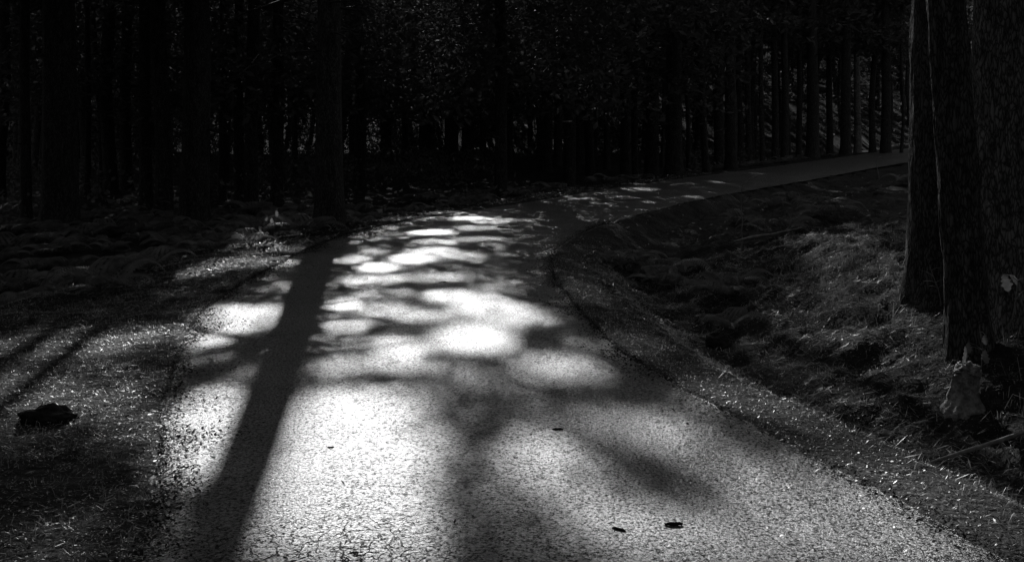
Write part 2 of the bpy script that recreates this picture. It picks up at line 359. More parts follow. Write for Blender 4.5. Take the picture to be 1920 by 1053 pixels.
def leaves(Pc, size, aspect=.42, flat_=.35):     # leaf-sized kites round the given centres
    n = len(Pc); a = rng.normal(size=(n, 3)); a[:, 2] *= flat_*2; a /= np.linalg.norm(a, axis=1)[:, None]
    b = rng.normal(size=(n, 3)); b -= (b*a).sum(1)[:, None]*a; b /= np.linalg.norm(b, axis=1)[:, None]
    s = (size*rng.uniform(.6, 1.3, n))[:, None]
    V = np.stack([Pc - a*s*.5, Pc + b*s*aspect*.5, Pc + a*s*.5, Pc - b*s*aspect*.5], 1).reshape(-1, 3)
    return V, np.arange(4*n).reshape(-1, 4)
def crown_pts(n, rad, z0, z1, nb=46):
    out = []
    for k in range(nb):
        f = random.random(); z = z0 + (z1-z0)*f; rr = rad*(1 - .75*max(0, f-.15)); a = random.uniform(0, 6.28); L0 = rr*random.uniform(.45, 1.1)
        m = n//nb; t = np.sqrt(rng.random(m)); sp = .28 + .25*t
        c = np.c_[math.cos(a)*L0*t, math.sin(a)*L0*t, z + .12*L0*t] + rng.normal(size=(m, 3))*np.c_[sp, sp, sp*.45]
        out.append(c)
    return np.concatenate(out)
def add_tree(name, pos, tv, crown_mesh, material, label, group=None, cat='tree', rz=0, sc=1):
    t = empty(name, pos, rz, sc); tag(t, label, cat, group)
    if isinstance(tv, bpy.types.Mesh): o = bpy.data.objects.new('trunk', tv); C.objects.link(o); o.parent = t
    else: o = mesh_np('trunk', tv[0], tv[1], material, t, True)
    if crown_mesh is not None:
        c = bpy.data.objects.new('crown', crown_mesh); C.objects.link(c); c.parent = t
    return t
def mesh_only(name, V, Fc, m):
    o = mesh_np(name, V, Fc, m); me = o.data; bpy.data.objects.remove(o); return me
crowns = []
for k in range(5):
    random.seed(50+k); V, Fc = leaves(crown_pts(3600, 2.9, 5.6 + .5*k, 17.5), .36, .4)
    crowns.append(mesh_only('crown', V, Fc, M_LEAF))
random.seed(77); V, Fc = leaves(crown_pts(4200, 3.4, 11, 19), .36, .4); high_crown = mesh_only('crown', V, Fc, M_LEAF)
gen_trunks = [mesh_only('trunk', *trunk_mesh(.2, 18, (random.uniform(-.012, .012), 0), .15, .35, 10, 26, 16, 1.6, seed=90+k), M_BARK) for k in range(5)]
for me in gen_trunks: me.polygons.foreach_set('use_smooth', np.ones(len(me.polygons), dtype=bool))

# the trunks one can tell apart: px, distance, width in px, lean (px per 300 px up), label
T_ = [
(619,16.4,54,-4.5,'thick dark pine at the left road verge whose long shadow falls down the road','main'),
(112,20,66,0,'very thick black trunk at far left rising from the bracken','t'),
(363,21,54,2,'thick black trunk rising behind the sunlit left shoulder, left of the fern tuft','t'),
(50,22,20,0,'slim trunk just left of the very thick black trunk at far left','t'),
(163,27,12,0,'thin straight trunk just right of the very thick black trunk at far left','t'),
(192,30,11,-12,'thin trunk leaning left among the bracken at far left','t'),
(237,30,22,0,'straight trunk standing alone between the far left and second thick black trunks','t'),
(274,26,24,0,'dark medium trunk a little left of the pale slender stems','t'),
(303,34,9,0,'left one of two slender pale sunlit stems beside the second thick trunk','p'),
(321,36,10,6,'right one of two slender pale sunlit stems beside the second thick trunk','p'),
(416,28,15,0,'short looking narrow trunk between the second thick trunk and the double trunk','t'),
(450,27,20,0,'left trunk of a close dark pair behind the fern tuft','t'),
(472,24,26,2,'right and thicker trunk of a close dark pair behind the fern tuft','t'),
(518,26,23,3,'dark trunk with a leafy spray hanging across its middle','t'),
(553,38,11,0,'thin trunk just left of the tree that shades the road','t'),
(673,33,22,0,'dark trunk just right of the tree that shades the road','t'),
(727,62,13,0,'slender trunk in the dark wood above the left bend','t'),
(760,60,12,0,'slender trunk right of the pale arched twig in the dark wood','t'),
(800,62,15,0,'left of two narrow trunks above the brightest far spot of road','t'),
(840,60,16,0,'right of two narrow trunks above the brightest far spot of road','t'),
(876,64,24,0,'wide dim trunk deep in the wood above the middle of the road','t'),
(938,27,24,1,'dark trunk standing right at the outer road edge near the centre','t'),
(1022,44,26,0,'dark trunk left of the little gap with glinting leaves','t'),
(1045,50,16,2,'dark trunk leaning beside its thicker neighbour near the centre','t'),
(1087,52,24,0,'broad dim trunk between two glinting gaps right of centre','t'),
(1138,46,13,0,'thin straight trunk left of the broad double trunk','t'),
(1172,36,22,0,'left half of the broad double trunk beside the road','t'),
(1188,38,16,0,'right half of the broad double trunk beside the road','t'),
(1221,37,27,0,'dark trunk standing between bright leafy gaps, left of the biggest roadside trunk','t'),
(1242,48,8,3,'very thin stem left of the biggest roadside trunk','t'),
(1264,34,33,2,'biggest roadside trunk on the outer edge right of centre','t'),
(1291,38,9,-16,'thin stem leaning left beside the biggest roadside trunk','t'),
(1325,36,14,-22,'crooked trunk leaning left at the outer road edge','t'),
(1349,42,20,0,'dim trunk right behind the crooked leaning trunk','t'),
(1371,37,22,0,'near black trunk beside the thin sunlit sapling','t'),
(1404,46,12,0,'narrow trunk right of the thin sunlit sapling','t'),
(1430,44,10,-3,'thin wavy stem with bright rim light right of centre','t'),
(1453,48,14,0,'left trunk of a slim pair by the lit patch of far road','t'),
(1471,46,14,0,'right trunk of a slim pair by the lit patch of far road','t'),
(1498,54,11,0,'slender stem left of the wide trunk above the far road','t'),
(1523,50,24,0,'wide trunk above the lone bright patch on the far road','t'),
(1556,60,13,0,'slender trunk right of the wide trunk above the far road','t'),
(1586,54,20,0,'dark trunk in the middle of the upper right grove','t'),
(1608,66,14,0,'pale grey trunk behind the upper right grove','p'),
(1636,58,12,6,'slim trunk leaning right in the upper right grove','t'),
(1661,56,19,0,'straight black trunk near the top end of the road','t'),
(1690,56,6,5,'very thin stem just left of the big roadside trunks at right','t')]
corr = []                                       # trees whose crowns stand between the sun and the visible road
def uv_of(x, y): return x*PX_[0] + y*PX_[1], x*AX[0] + y*AX[1]
placed = []
TREES = []
for k, (px, d, wpx, lean, label, kd) in enumerate(T_):
    x = (px-960)/F*d
    mn = kd == 'main'
    # keep the sun corridor free of extra trunk shadows: push in-line stems to the dark lines
    r = wpx/2/F*d; z = hz(x, d); lx = lean/300
    H = 13 if mn else 11 if px == 673 else 17.5 if r > .1 else 12
    limbs = 20 if d > 20 else 16
    tm = trunk_mesh(r, H, (lx, 0), .04 if abs(lean) < 5 else .12, .4 if d > 20 else .45, 20 if d < 20 else 12, 60 if d < 20 else 36, limbs, 1.4 if d > 20 else 2.4, seed=k, taper=.9 if px == 673 or mn else .62)
    if kd == 'main':
        random.seed(4); ex = limb((-.1, 0, 3.95), math.pi - .1, 1.7, .05, -.18, .1, 3) + limb((0, 0, 4.1), -.15, 1.1, .03, .0, .1, 2)
        tm = join([tm] + ex)
    u, a = uv_of(x, d)
    cor = -10 < u < 12 and 18 < a < 92
    mt = M_BARKP if kd == 'p' else M_BARK
    t = add_tree('pine_tree', (x, d, z), tm, None if cor or r < .08 else (high_crown if d < 22 else crowns[k % 5]), mt, label)
    if cor: corr.append([x, d, z, t, 0])
    placed.append((x, d))
# roadside trunks at the right, close to the camera
def near_tree(px, py, wpx, lean, label, H=17, seed=1, rough=.018, dist=None, m=None):
    p = at(px, py) if dist is None else at_d(px, dist); r = wpx/2/F*p.y
    tm = trunk_mesh(r, H, (lean, 0), .02, .32, 72, 260, 8, 4.2, rough=rough, seed=seed, taper=.45)
    t = add_tree('pine_tree', p, tm, None, m or M_BARKN, label); placed.append((p.x, p.y)); return t, p
n2, p2 = near_tree(1817, 655, 72, -.062, 'foremost trunk on the right bank, leaning left, bright rim line down its left edge', seed=61)
n1, p1 = near_tree(1752, 548, 92, .0, 'thick trunk on the right bank partly hidden behind the foremost leaning trunk', seed=62)
M_BARKN2 = bark('near flaky bark', .07, .24)
n3, p3 = near_tree(1885, 600, 100, -.01, 'broad trunk with coarse flaky bark at the right picture edge', seed=63, m=M_BARKN2)
for t, p in ((n1, p1), (n2, p2), (n3, p3)):
    c = bpy.data.objects.new('crown', crowns[2]); C.objects.link(c); c.parent = t
# further trees of the sun corridor, lined up where their stem shadows join the dark ones
FAR = 'slim dark pine deep among the trunks beyond the bend, over the middle of the road'
for (u, a) in ((-.55, 46), (-.62, 58), (-4.6, 24), (-5.0, 37), (-4.4, 50), (3.4, 38), (3.0, 52), (6.4, 31), (6.8, 47), (-7.2, 30), (-7.4, 44), (7.2, 61), (-5.2, 64), (9.2, 40), (9.6, 54), (1.2, 66), (-8.5, 56), (-7, 70), (-3, 76), (5, 74), (9, 76), (-6, 86), (0, 88), (6, 89), (10, 86)):
    x, y = u*PX_[0] + a*AX[0], u*PX_[1] + a*AX[1]
    t = add_tree('pine_tree', (x, y, hz(x, y)), gen_trunks[int(abs(a*7)) % 5], None, M_BARK, FAR, 'slim pines deep beyond the road bend')
    corr.append([x, y, hz(x, y), t, 0]); placed.append((x, y))
# foliage of the corridor crowns, thinned along the sun's rays
CT = np.array([[*uv_of(c[0], c[1])] for c in corr]); CR = 4.3
def corridor_leaves(n, size, pick, vr):
    U = rng.uniform(-9.5, 12.0, n); Vv = rng.uniform(vr[0], vr[1], n)
    sel = pick(U, Vv); U, Vv = U[sel], Vv[sel]
    hh = 5.2 + 11.5*rng.random(len(U))**1.8; A = Vv + hh/TE
    # a height whose ray point lies inside some tree's crown
    best = np.full(len(U), -1); bd = np.full(len(U), 1e9)
    for rep in range(6):
        todo = best < 0
        if not todo.any(): break
        lo_ = 5.0 + smooth(13, 20, Vv[todo])*(-3.4 + 7*np.clip(fbm(U[todo]*.5, Vv[todo]*.35, 3) + .25, 0, 1) + 1.6*rng.random(todo.sum())); hh[todo] = lo_ + (18-lo_)*rng.random(todo.sum())**1.8; A = Vv + hh/TE
        for j, (cu, ca) in enumerate(CT):
            lim = CR*(1 - .45*np.clip((hh-9)/9, 0, 1))
            dd = np.hypot(U-cu, A-ca); ok = todo & (dd < lim) & (dd < bd)
            best[ok] = j; bd[ok] = dd[ok]
    todo = best < 0
    for kk in np.where(todo)[0]:
        best[kk] = np.argmin(np.hypot(U[kk]-CT[:, 0], A[kk]-CT[:, 1]))
    G = U[:, None]*PX_ + A[:, None]*AX
    return np.c_[G, hh], best
def od(U, V_): return -2.0*np.log(sun_amount(U, V_))
# gu/gv area 17 x 40 m; perpendicular area factor sin(el)
AREA = 21.5*math.sin(SUN_EL)
def pick_fine(dens):
    def f(U, V_):
        o = od(U, V_); return rng.random(len(U)) < np.where(o < 2.6, o, 0)/dens
    return f
def pick_coarse(dens):
    def f(U, V_):
        o = od(U, V_)
        # stay clear of the lit edges by half a spray
        e = .16
        for du, dv in ((e, 0), (-e, 0), (0, e*2), (0, -e*2)): o = np.minimum(o, np.where(od(U+du, V_+dv) < 1.6, 0, o))
        return rng.random(len(U)) < np.where(o >= 2.6, np.minimum(o, 4.5), 0)/dens
    return f
def pick_rim(dens):                              # finer sprays right beside the lit edges
    def f(U, V_):
        o = od(U, V_); e = .16; near = np.zeros(len(U), bool)
        for du, dv in ((e, 0), (-e, 0), (0, e*2), (0, -e*2)): near |= od(U+du, V_+dv) < 1.6
        return rng.random(len(U)) < np.where((o >= 2.6) & near, np.minimum(o, 4.0), 0)/dens
    return f
eff = lambda s: s*s*.42*.5*.5*1.05
sets = []
for size, pk, cap, vr in ((.10, pick_fine, 2.6, (-4, 34)), (.26, pick_coarse, 4.5, (-4, 34)), (.13, pick_rim, 4.0, (-4, 34)), (.45, pick_coarse, 4.5, (34, 66))):
    n = int(AREA*(vr[1]-vr[0])*cap/eff(size)*1.15); Pc, bst = corridor_leaves(n, size, pk(cap), vr); sets.append((Pc, bst, size))
for j, c in enumerate(corr):
    parts = []
    for Pc, bst, size in sets:
        q = Pc[bst == j]
        if len(q): parts.append(leaves(q - np.array([c[0], c[1], c[2]]), size, .42))
    if parts:
        V, Fc = join(parts); mesh_np('crown', V, Fc, M_LEAF, c[3])
print('corridor leaves', [len(s[0]) for s in sets])

# the rest of the wood
FARL = {'l': ('thin dark trunk deep in the dim wood at left, among many alike', 'far trunks at left'),
        'm': ('thin dark trunk deep in the dim wood above the road, among many alike', 'far trunks in the middle'),
        'r': ('thin dark trunk deep in the dim wood at upper right, among many alike', 'far trunks at upper right')}
cand = 0; cnt = 0
def free(x, y, md):
    return all((x-a)**2 + (y-b)**2 > md*md for a, b in placed)
rng2 = np.random.default_rng(11)
while cnt < 205 and cand < 6000:
    cand += 1
    az = rng2.uniform(-.62, .62); d = rng2.uniform(20, 112)
    if rng2.random() > (d/112)**.7: continue
    x, y = math.sin(az)*d, math.cos(az)*d; u, a = uv_of(x, y)
    if -10.5 < u < 12.5 and a < 93: continue
    if x > 2 and y < 34 : continue
    if not free(x, y, 2.1): continue
    Pq = np.array([[x, y]])
    if inside(Pq)[0] or min(seg_dist(Pq, LE)[0], seg_dist(Pq, RE)[0]) < 1.5: continue
    px = 960 + F*x/y; lab, grp = FARL['l' if px < 600 else 'm' if px < 1150 else 'r']
    sc = rng2.uniform(.6, 1.15)
    add_tree('pine_tree', (x, y, hz(x, y)), gen_trunks[cnt % 5], crowns[(cnt*3+1) % 5], M_BARK, lab, grp, rz=rng2.uniform(0, 6.28), sc=sc)
    placed.append((x, y)); cnt += 1
print('wood', cnt)
# trees beside and behind the camera: they close the canopy
cnt = 0; cand = 0
while cnt < 120 and cand < 12000:
    cand += 1
    x = rng2.uniform(-28, 28); y = rng2.uniform(-26, 24); u, a = uv_of(x, y)
    if y > 2 and abs(math.atan2(x, y)) < .62: continue
    if inside(np.array([[x, y]]))[0] or not free(x, y, 2.9): continue
    if -9 < u < 11 and a > 9.5: continue
    add_tree('pine_tree', (x, y, hz(x, y)), gen_trunks[cnt % 5], crowns[cnt % 5], M_BARK, 'tall pine standing beside or behind the viewpoint, out of the picture', 'pines around the viewpoint', rz=rng2.uniform(0, 6.28), sc=rng2.uniform(.85, 1.1))
    placed.append((x, y)); cnt += 1
print('around', cnt)

# far-off foliage that closes the view: one mass
def far_leaves(n, d0, d1, h0, h1, size, thr, pw=.8, gap=2.5, a0=-.72, a1=.72):
    az = rng.uniform(a0, a1, n); d = d0 + (d1-d0)*np.sqrt(rng.random(n)); x = np.sin(az)*d; y = np.cos(az)*d
    zz = h0 + rng.random(n)**pw*(h1 - h0)
    cl = fbm(x*.35 + zz*.25, zz*.55 + y*.08, 3) > thr
    u, a = uv_of(x, y); ok = cl & (~((u > -9.5) & (u < 11.5) & (a < 74) & (zz > 3.5) & (x*0 == 0)))
    Pq = np.c_[x, y][ok]; zz = zz[ok]
    sl = seg_dist(Pq, LE); ok2 = (sl > gap) & ~inside(Pq) & (sl < seg_dist(Pq, RE)); Pq = Pq[ok2]; zz = zz[ok2]
    return leaves(np.c_[Pq, height(Pq) + zz], size, .5)
far_parts = [far_leaves(26000, 20, 48, 0, 1.1, .16, -.05, 1.5, 1.6), far_leaves(60000, 112, 215, 4, 18, .95, -.3, 1), far_leaves(150000, 46, 115, 0, 10, .26, -.02), far_leaves(60000, 66, 120, 7, 11, .5, -.25, 1), far_leaves(70000, 62, 125, 11, 20, 1.1, -.3, 1), far_leaves(45000, 44, 105, 9, 17, .7, -.3, 1), far_leaves(26000, 46, 84, 8, 17, .7, -.4, 1, a0=.02, a1=.42), far_leaves(70000, 84, 145, 7, 17, .9, -.4, 1, a0=-.6, a1=.1), far_leaves(70000, 58, 86, 0, 7, .26, -.3, 1, a0=-.5, a1=.12), far_leaves(50000, 74, 130, .2, 3.5, .40, -.3, 1)]  # high layers are added canopy, there to shade the hill and far road
tag(mesh_np('far_wood', *join(far_parts), M_FARLEAF), 'dim mass of leaves and needles deep in the wood', 'foliage', kind='stuff')

# ------------------------------------------------------------ ferns
def fern_mesh(nf=9, ln=.75, seed=0):
    random.seed(seed); parts = []
    for k in range(nf):
        a = k/nf*6.28 + random.uniform(-.3, .3); L0 = ln*random.uniform(.7, 1.15); arch = random.uniform(.55, .9); V = []; Fc = []
        prev = None; n = 26
        for i in range(n):
            f = i/(n-1); hz_ = L0*f*(1 - .15*f); zz = L0*(arch*f*1.5 - arch*1.35*f*f)
            c = np.array([math.cos(a)*hz_, math.sin(a)*hz_, zz]); side = np.array([-math.sin(a), math.cos(a), 0])
            if prev is not None and 3 < i < n-1:
                wd = L0*.34*(1-f)**.8*min(1, (f+.02)*5); dirn = (c - prev); dirn /= np.linalg.norm(dirn); th = L0*.017
                for sg in (-1, 1):
                    for sub in range(3):       # three leaflet groups along the pinna
                        w0, w1 = wd*sub/3, wd*(sub+1)/3; b = len(V); dr = -.22*wd
                        V += [c + side*sg*w0 + dirn*(.2*w0) + [0, 0, dr*(w0/wd)**2], c + side*sg*(w0+w1)/2 + dirn*(.25*w1+th*.7) + [0, 0, dr*.4], c + side*sg*w1*1.02 + dirn*(.25*w1) + [0, 0, dr*(w1/wd)**2 - .01], c + side*sg*(w0+w1)/2 - dirn*(th*.55 - .2*w0) + [0, 0, dr*.4 - .01]]
                        Fc.append((b, b+1, b+2, b+3))
            prev = c
        parts.append((np.array(V), np.array(Fc)))
        pts = [(math.cos(a)*L0*f*(1-.15*f), math.sin(a)*L0*f*(1-.15*f), L0*(arch*f*1.5 - arch*1.35*f*f)) for f in np.linspace(0, 1, 8)]
        parts.append(tube(pts, [.006*(1-f)+.0015 for f in np.linspace(0, 1, 8)], 4))
    return join(parts)
ferns = [fern_mesh(8+k, .7 + .1*k, k+3) for k in range(4)]
fern_me = [mesh_only('fronds', *f, M_FERN) for f in ferns]
def fern(px, py, k, sc, label, group=None, rz=0):
    p = at(px, py); t = bpy.data.objects.new('fern', fern_me[k]); C.objects.link(t); t.location = p; t.rotation_euler = (0, 0, rz); t.scale = (sc,)*3
    return tag(t, label, 'fern', group)
fern(470, 462, 1, .8, 'sunlit fern tuft at the left verge with upright pale tips beside it', rz=.4)
fern(395, 474, 0, .75, 'small dim fern left of the sunlit fern tuft', rz=1)
fern(570, 440, 2, .9, 'dark arching fern between the sunlit fern tuft and the thick shading tree', rz=2)
fern(665, 425, 3, .45, 'small lit fern right of the foot of the thick shading tree', rz=2.4)
fern(190, 545, 2, .9, 'fern with a pale lit tip on the bank at far left', rz=.7)
fern(30, 560, 3, 1.0, 'large dim fern at the left picture edge', rz=1.7)
fern(280, 505, 1, .8, 'low fern at the top of the left bank next to the sunlit shoulder', rz=2.9)
fern(1172, 505, 3, .75, 'drooping fern at the near edge of the ditch inside the bend', rz=.2)
fern(1245, 535, 2, .62, 'fern with lit top fronds in the ditch inside the bend', rz=1.2)
fern(1362, 618, 1, .6, 'pale dry fern in the ditch halfway down the bank', rz=2.2)
fern(1540, 400, 3, .8, 'dim spreading fern in the hollow before the far road', rz=1.1)
fern(1345, 560, 0, .7, 'dark fern low in the ditch above the pale dry fern', rz=.1)
fern(1470, 440, 2, .7, 'dim fern beside the fallen branch in the hollow', rz=3.1)
fern(1150, 345, 1, .7, 'small glinting fern at the outer edge of the far bend', rz=.5)
fern(1400, 312, 2, .8, 'fern at the foot of the trees beyond the far road', rz=.9)
# bracken and low plants as one ground cover
def cover(name, pts, me_parts, material, label, cat, scr=(.5, 1.0)):
    parts = []
    for (x, y) in pts:
        v, f = me_parts[random.randrange(len(me_parts))]; a = random.uniform(0, 6.28); s = random.uniform(*scr)
        c, sn = math.cos(a)*s, math.sin(a)*s; z = hz(x, y)
        vv = np.c_[v[:, 0]*c - v[:, 1]*sn + x, v[:, 0]*sn + v[:, 1]*c + y, v[:, 2]*s + z]; parts.append((vv, f))
    quads = [(v, f) for v, f in parts]
    return tag(mesh_np(name, *join(quads), material), label, cat, kind='stuff')
random.seed(3); pts = []
while len(pts) < 330:
    x = random.uniform(-15, -3.6); y = random.uniform(6, 24); P1 = np.array([[x, y]]); dl = seg_dist(P1, LE)[0]
    if dl > 2.0 + random.random()*.5: pts.append((x, y))
k = 0
while k < 130:
    x = random.uniform(-10, 40); y = random.uniform(17, 60); P1 = np.array([[x, y]])
    if inside(P1)[0]: continue
    dl = seg_dist(P1, LE)[0]; dr = seg_dist(P1, RE)[0]
    if dl < dr and .9 < dl < 5: pts.append((x, y)); k += 1
k = 0
while k < 40:
    x = random.uniform(1.5, 12); y = random.uniform(10, 26); P1 = np.array([[x, y]])
    if inside(P1)[0]: continue
    dl = seg_dist(P1, LE)[0]; dr = seg_dist(P1, RE)[0]
    if dr < dl and 1.3 < dr: pts.append((x, y)); k += 1
cover('bracken', pts, [fern_mesh(6, .6, 21), fern_mesh(7, .7, 22), fern_mesh(5, .55, 23)], M_FERN, 'dim bracken growing along the bank and under the trees', 'bracken', (.7, 1.35))

# ------------------------------------------------------------ leaf litter, needles, grass
def scatter_near(n, box, rule):
    x = rng.uniform(box[0], box[1], n); y = rng.uniform(box[2], box[3], n); P1 = np.c_[x, y]
    ins = inside(P1); dl = seg_dist(P1, LE); dr = seg_dist(P1, RE); z = height(P1)
    pr = rule(x, y, ins, dl, dr); ok = rng.random(n) < pr
    z = np.where(ins, 0.004, z)
    return np.c_[x, y, z][ok], ins[ok]
def chips(Pc, smin, smax, aspect, tilt):
    n = len(Pc); a = rng.uniform(0, 6.28, n); s = rng.uniform(smin, smax, n)
    t1 = rng.normal(0, tilt, n); t2 = rng.normal(0, tilt, n)
    A = np.c_[np.cos(a), np.sin(a), t1]; Bv = np.c_[-np.sin(a), np.cos(a), t2]; asp = rng.uniform(*aspect, n)
    s_ = s[:, None]; c = Pc + np.c_[np.zeros(n), np.zeros(n), .004 + .5*s*(np.abs(t1) + np.abs(t2)*asp)]
    k1 = rng.uniform(-.25, .25, n)[:, None]*s_
    V = np.stack([c - A*s_*.5, c + Bv*s_*asp[:, None]*.5 + A*k1, c + A*s_*.5, c - Bv*s_*asp[:, None]*.5 + A*k1], 1).reshape(-1, 3)
    return V, np.arange(4*n).reshape(-1, 4)
def r_shoulder(x, y, ins, dl, dr):
    left = (dl < dr) & ~ins; n = fbm(x*1.7, y*1.7, 3)
    p = np.where(left, .95*smooth(3.4, 1.8, dl)*(0.65 + .8*(n > -.1)), 0)
    right = (dr <= dl) & ~ins
    fr = smooth(11, 15, np.hypot(x, y)); p = np.where(right, (.95*smooth(1.4, .5, dr) + .45)*(1 - .75*fr), p)
    p = np.where(ins, 1.0*np.exp(-np.minimum(dl, dr)/(.10 + .28*np.clip(fbm(x*3, y*3, 3) + .35, 0, 1))) + .002 + .02*(fbm(x*2.1, y*1.3, 4) > .28), p)
    return p*np.where(y > 10, .8, 1)
Pc, ins = scatter_near(560000, (-6.5, 8, 3.0, 15), r_shoulder)
small = rng.random(len(Pc)) < .86
Va, Fa = chips(Pc[small], .005, .018, (.15, .6), .3); Vb, Fb = chips(Pc[~small], .012, .034, (.06, .4), .4)
V1, F1 = join([(Va, Fa), (Vb, Fb)])
Pd, ins = scatter_near(30000, (-8, 12, 10, 34), lambda x, y, i, dl, dr: np.where(i, .0, .8*smooth(2.5, .4, dl) + .12*(dr < dl)))
V2, F2 = chips(Pd, .03, .09, (.2, .6), .35)
Pn, ins = scatter_near(150000, (.8, 8.5, 3.2, 14), lambda x, y, i, dl, dr: np.where(~i & (dr < dl), .25 + .7*(fbm(x*1.9, y*1.9, 3) > -.05), 0)*smooth(.3, 1.1, dr))
V3, F3 = chips(Pn, .03, .10, (.03, .10), .28)
Pn, ins = scatter_near(60000, (-8, -1, 3.2, 14), lambda x, y, i, dl, dr: np.where(~i & (dr > dl), .6, .01))
V4, F4 = chips(Pn, .02, .07, (.03, .09), .22)
print('litter', len(F1), len(F2), len(F3), len(F4))
tag(mesh_np('leaf_litter', *join([(V1, F1), (V2, F2), (V3, F3), (V4, F4)]), M_LITTER), 'dry leaves, needles and chips strewn over both shoulders and the bank', 'litter', kind='stuff')
def r_crumb(x, y, i, dl, dr):
    e = np.minimum(dl, dr); lw = .04 + .26*np.clip(fbm(x*2.6 + 3, y*2.6, 4) + .30, 0, 1)*np.where(dl < dr, 1.0, .5)
    return np.where(i & (e < .9), 1.1*np.exp(-(e/lw)**1.3), 0)
Pe, ins = scatter_near(800000, (-3.6, 4.2, 3.2, 17), r_crumb)
Pe[:, 2] += .002; print('crumbs', len(Pe))
tag(mesh_np('edge_crumbs', *chips(Pe, .008, .026, (.3, .9), .25), M_SOIL), 'dark soil crumbs and needles creeping over the road edges', 'soil crumbs', kind='stuff')
Pr, ins = scatter_near(4000, (-3, 3, 3.2, 13), lambda x, y, i, dl, dr: np.where(i, .16 + .2*(fbm(x*1.3, y*1.3, 3) > .1), 0))
tag(mesh_np('road_grit', *chips(Pr + np.array([0, 0, .003]), .006, .03, (.15, .5), .3), M_EARTH), 'dark grit and leaf crumbs scattered on the asphalt', 'grit', kind='stuff')
def blades(Pc, hmin, hmax, wd, bend=.8):
    n = len(Pc); a = rng.uniform(0, 6.28, n); h = rng.uniform(hmin, hmax, n); D0 = np.c_[np.cos(a), np.sin(a), np.zeros(n)]
    Sd = np.c_[-np.sin(a), np.cos(a), np.zeros(n)]*wd/2; b = rng.uniform(.2, bend, n)[:, None]; H_ = h[:, None]; up = np.array([[0, 0, 1.]])
    p0 = Pc; p1 = Pc + D0*H_*b*.35 + up*H_*.6; p2 = Pc + D0*H_*b*1.1 + up*H_*(.95 - .45*b)
    V = np.stack([p0 - Sd, p0 + Sd, p1 + Sd*.8, p1 - Sd*.8, p2 + Sd*.15, p2 - Sd*.15], 1).reshape(-1, 3)
    o = np.arange(n)[:, None]*6; Fc = np.concatenate([o + [0, 1, 2, 3], o + [3, 2, 4, 5]])
    return V, Fc
def r_grass(x, y, ins, dl, dr):
    left = (dl < dr) & ~ins; n = fbm(x*2.3 + 7, y*2.3, 3)
    p = np.where(left, (.35 + .6*smooth(6.5, 4.2, y))*(n > -.15)*smooth(4, 2.4, dl), 0)
    return np.where((dr <= dl) & ~ins, .12 + .25*(n > .1), p)
Pg, ins = scatter_near(60000, (-6, 8, 3.0, 14), r_grass)
tag(mesh_np('grass', *blades(Pg, .02, .075, .0035), M_GRASS), 'short wiry grass and needles on the shoulders', 'grass', kind='stuff')
Ph, ins = scatter_near(5000, (3, 8, 6, 12), lambda x, y, i, dl, dr: np.where((dr > 1.6) & ~i & (fbm(x*1.5, y*1.5, 2) > 0), .5, .04))
tag(mesh_np('dry_grass', *blades(Ph, .06, .24, .005, 1.2), M_GRASS), 'longer dry grass and wisps on the right bank', 'grass', kind='stuff')

# ------------------------------------------------------------ single things
def stick(name, p, pts, rad, label, cat='twig', m=M_WOOD, sides=7, extra=()):
    parts = [tube(pts, rad, sides)] + [tube(a, b, 5) for a, b in extra]
    o = mesh_np(name, *join(parts), m, None, True); o.location = p; return tag(o, label, cat)
def twig_on_road(px, py, ln, r, ang, label):
    p = at(px, py); c, s = math.cos(ang), math.sin(ang); n = 7; pts = []; rr = []
    random.seed(int(px)); 
    for k in range(n):
        f = k/(n-1) - .5; pts.append((c*ln*f + random.uniform(-.1, .1)*ln*.3, s*ln*f, r*.8 + .004*abs(math.sin(k*2.1)))); rr.append(r*(1.1 - abs(f)*1.2))
    q = pts[4]; ex = [([q, (q[0]+ln*.12, q[1]+ln*.1, r+.004), (q[0]+ln*.26, q[1]+ln*.14, r*.5)], [r*.5, r*.4, .001])]
    return stick('twig', p, pts, rr, label, m=M_EARTH, extra=ex)
twig_on_road(620, 842, .035, .005, .1, 'tiny dark twig in the brightest patch of sun on the road')
twig_on_road(1045, 808, .06, .008, .05, 'small dark twig lying across the middle of the road')
twig_on_road(1264, 990, .075, .009, .05, 'largest dark twig at the lower right of the road')
twig_on_road(1160, 1004, .06, .007, -.6, 'slanting dark twig left of the largest twig on the road')
twig_on_road(830, 531, .09, .008, .4, 'dark twig in the upper middle of the sunlit road')
twig_on_road(942, 428, .2, .014, -.5, 'dark twig on the far road just past the bright spots')
twig_on_road(340, 878, .05, .005, .2, 'dark twig near the left road edge beside the tree shadow')
# dark clod on the left shoulder
def lump(name, p, rx_, ry_, rz_, label, cat, m, seed, rough=.35, res=40):
    bm = bmesh.new(); bmesh.ops.create_icosphere(bm, subdivisions=5, radius=1)
    for v in bm.verts:
        n = noise.noise(v.co*1.6 + Vector((seed, 0, 0))) + .5*noise.noise(v.co*4 + Vector((0, seed, 0))) + .3*noise.noise(v.co*11)
        v.co *= 1 + rough*n; v.co.x *= rx_; v.co.y *= ry_; v.co.z *= rz_
    me = bpy.data.meshes.new(name); bm.to_mesh(me); bm.free(); me.materials.append(m); me.polygons.foreach_set('use_smooth', [True]*len(me.polygons))
    o = bpy.data.objects.new(name, me); C.objects.link(o); o.location = p; return tag(o, label, cat)
pc = at(88, 785)
lump('earth_clod', (pc.x, pc.y, pc.z - .01), .165, .10, .08, 'black lump of earth sitting on the left shoulder of the road', 'clod', M_EARTH, 3.3, .28)
ps = at(1660, 822); lump('stone', (ps.x, ps.y, ps.z), .05, .045, .05, 'small rounded stone at the bottom of the ditch', 'stone', M_WOOD, 1.2, .3)
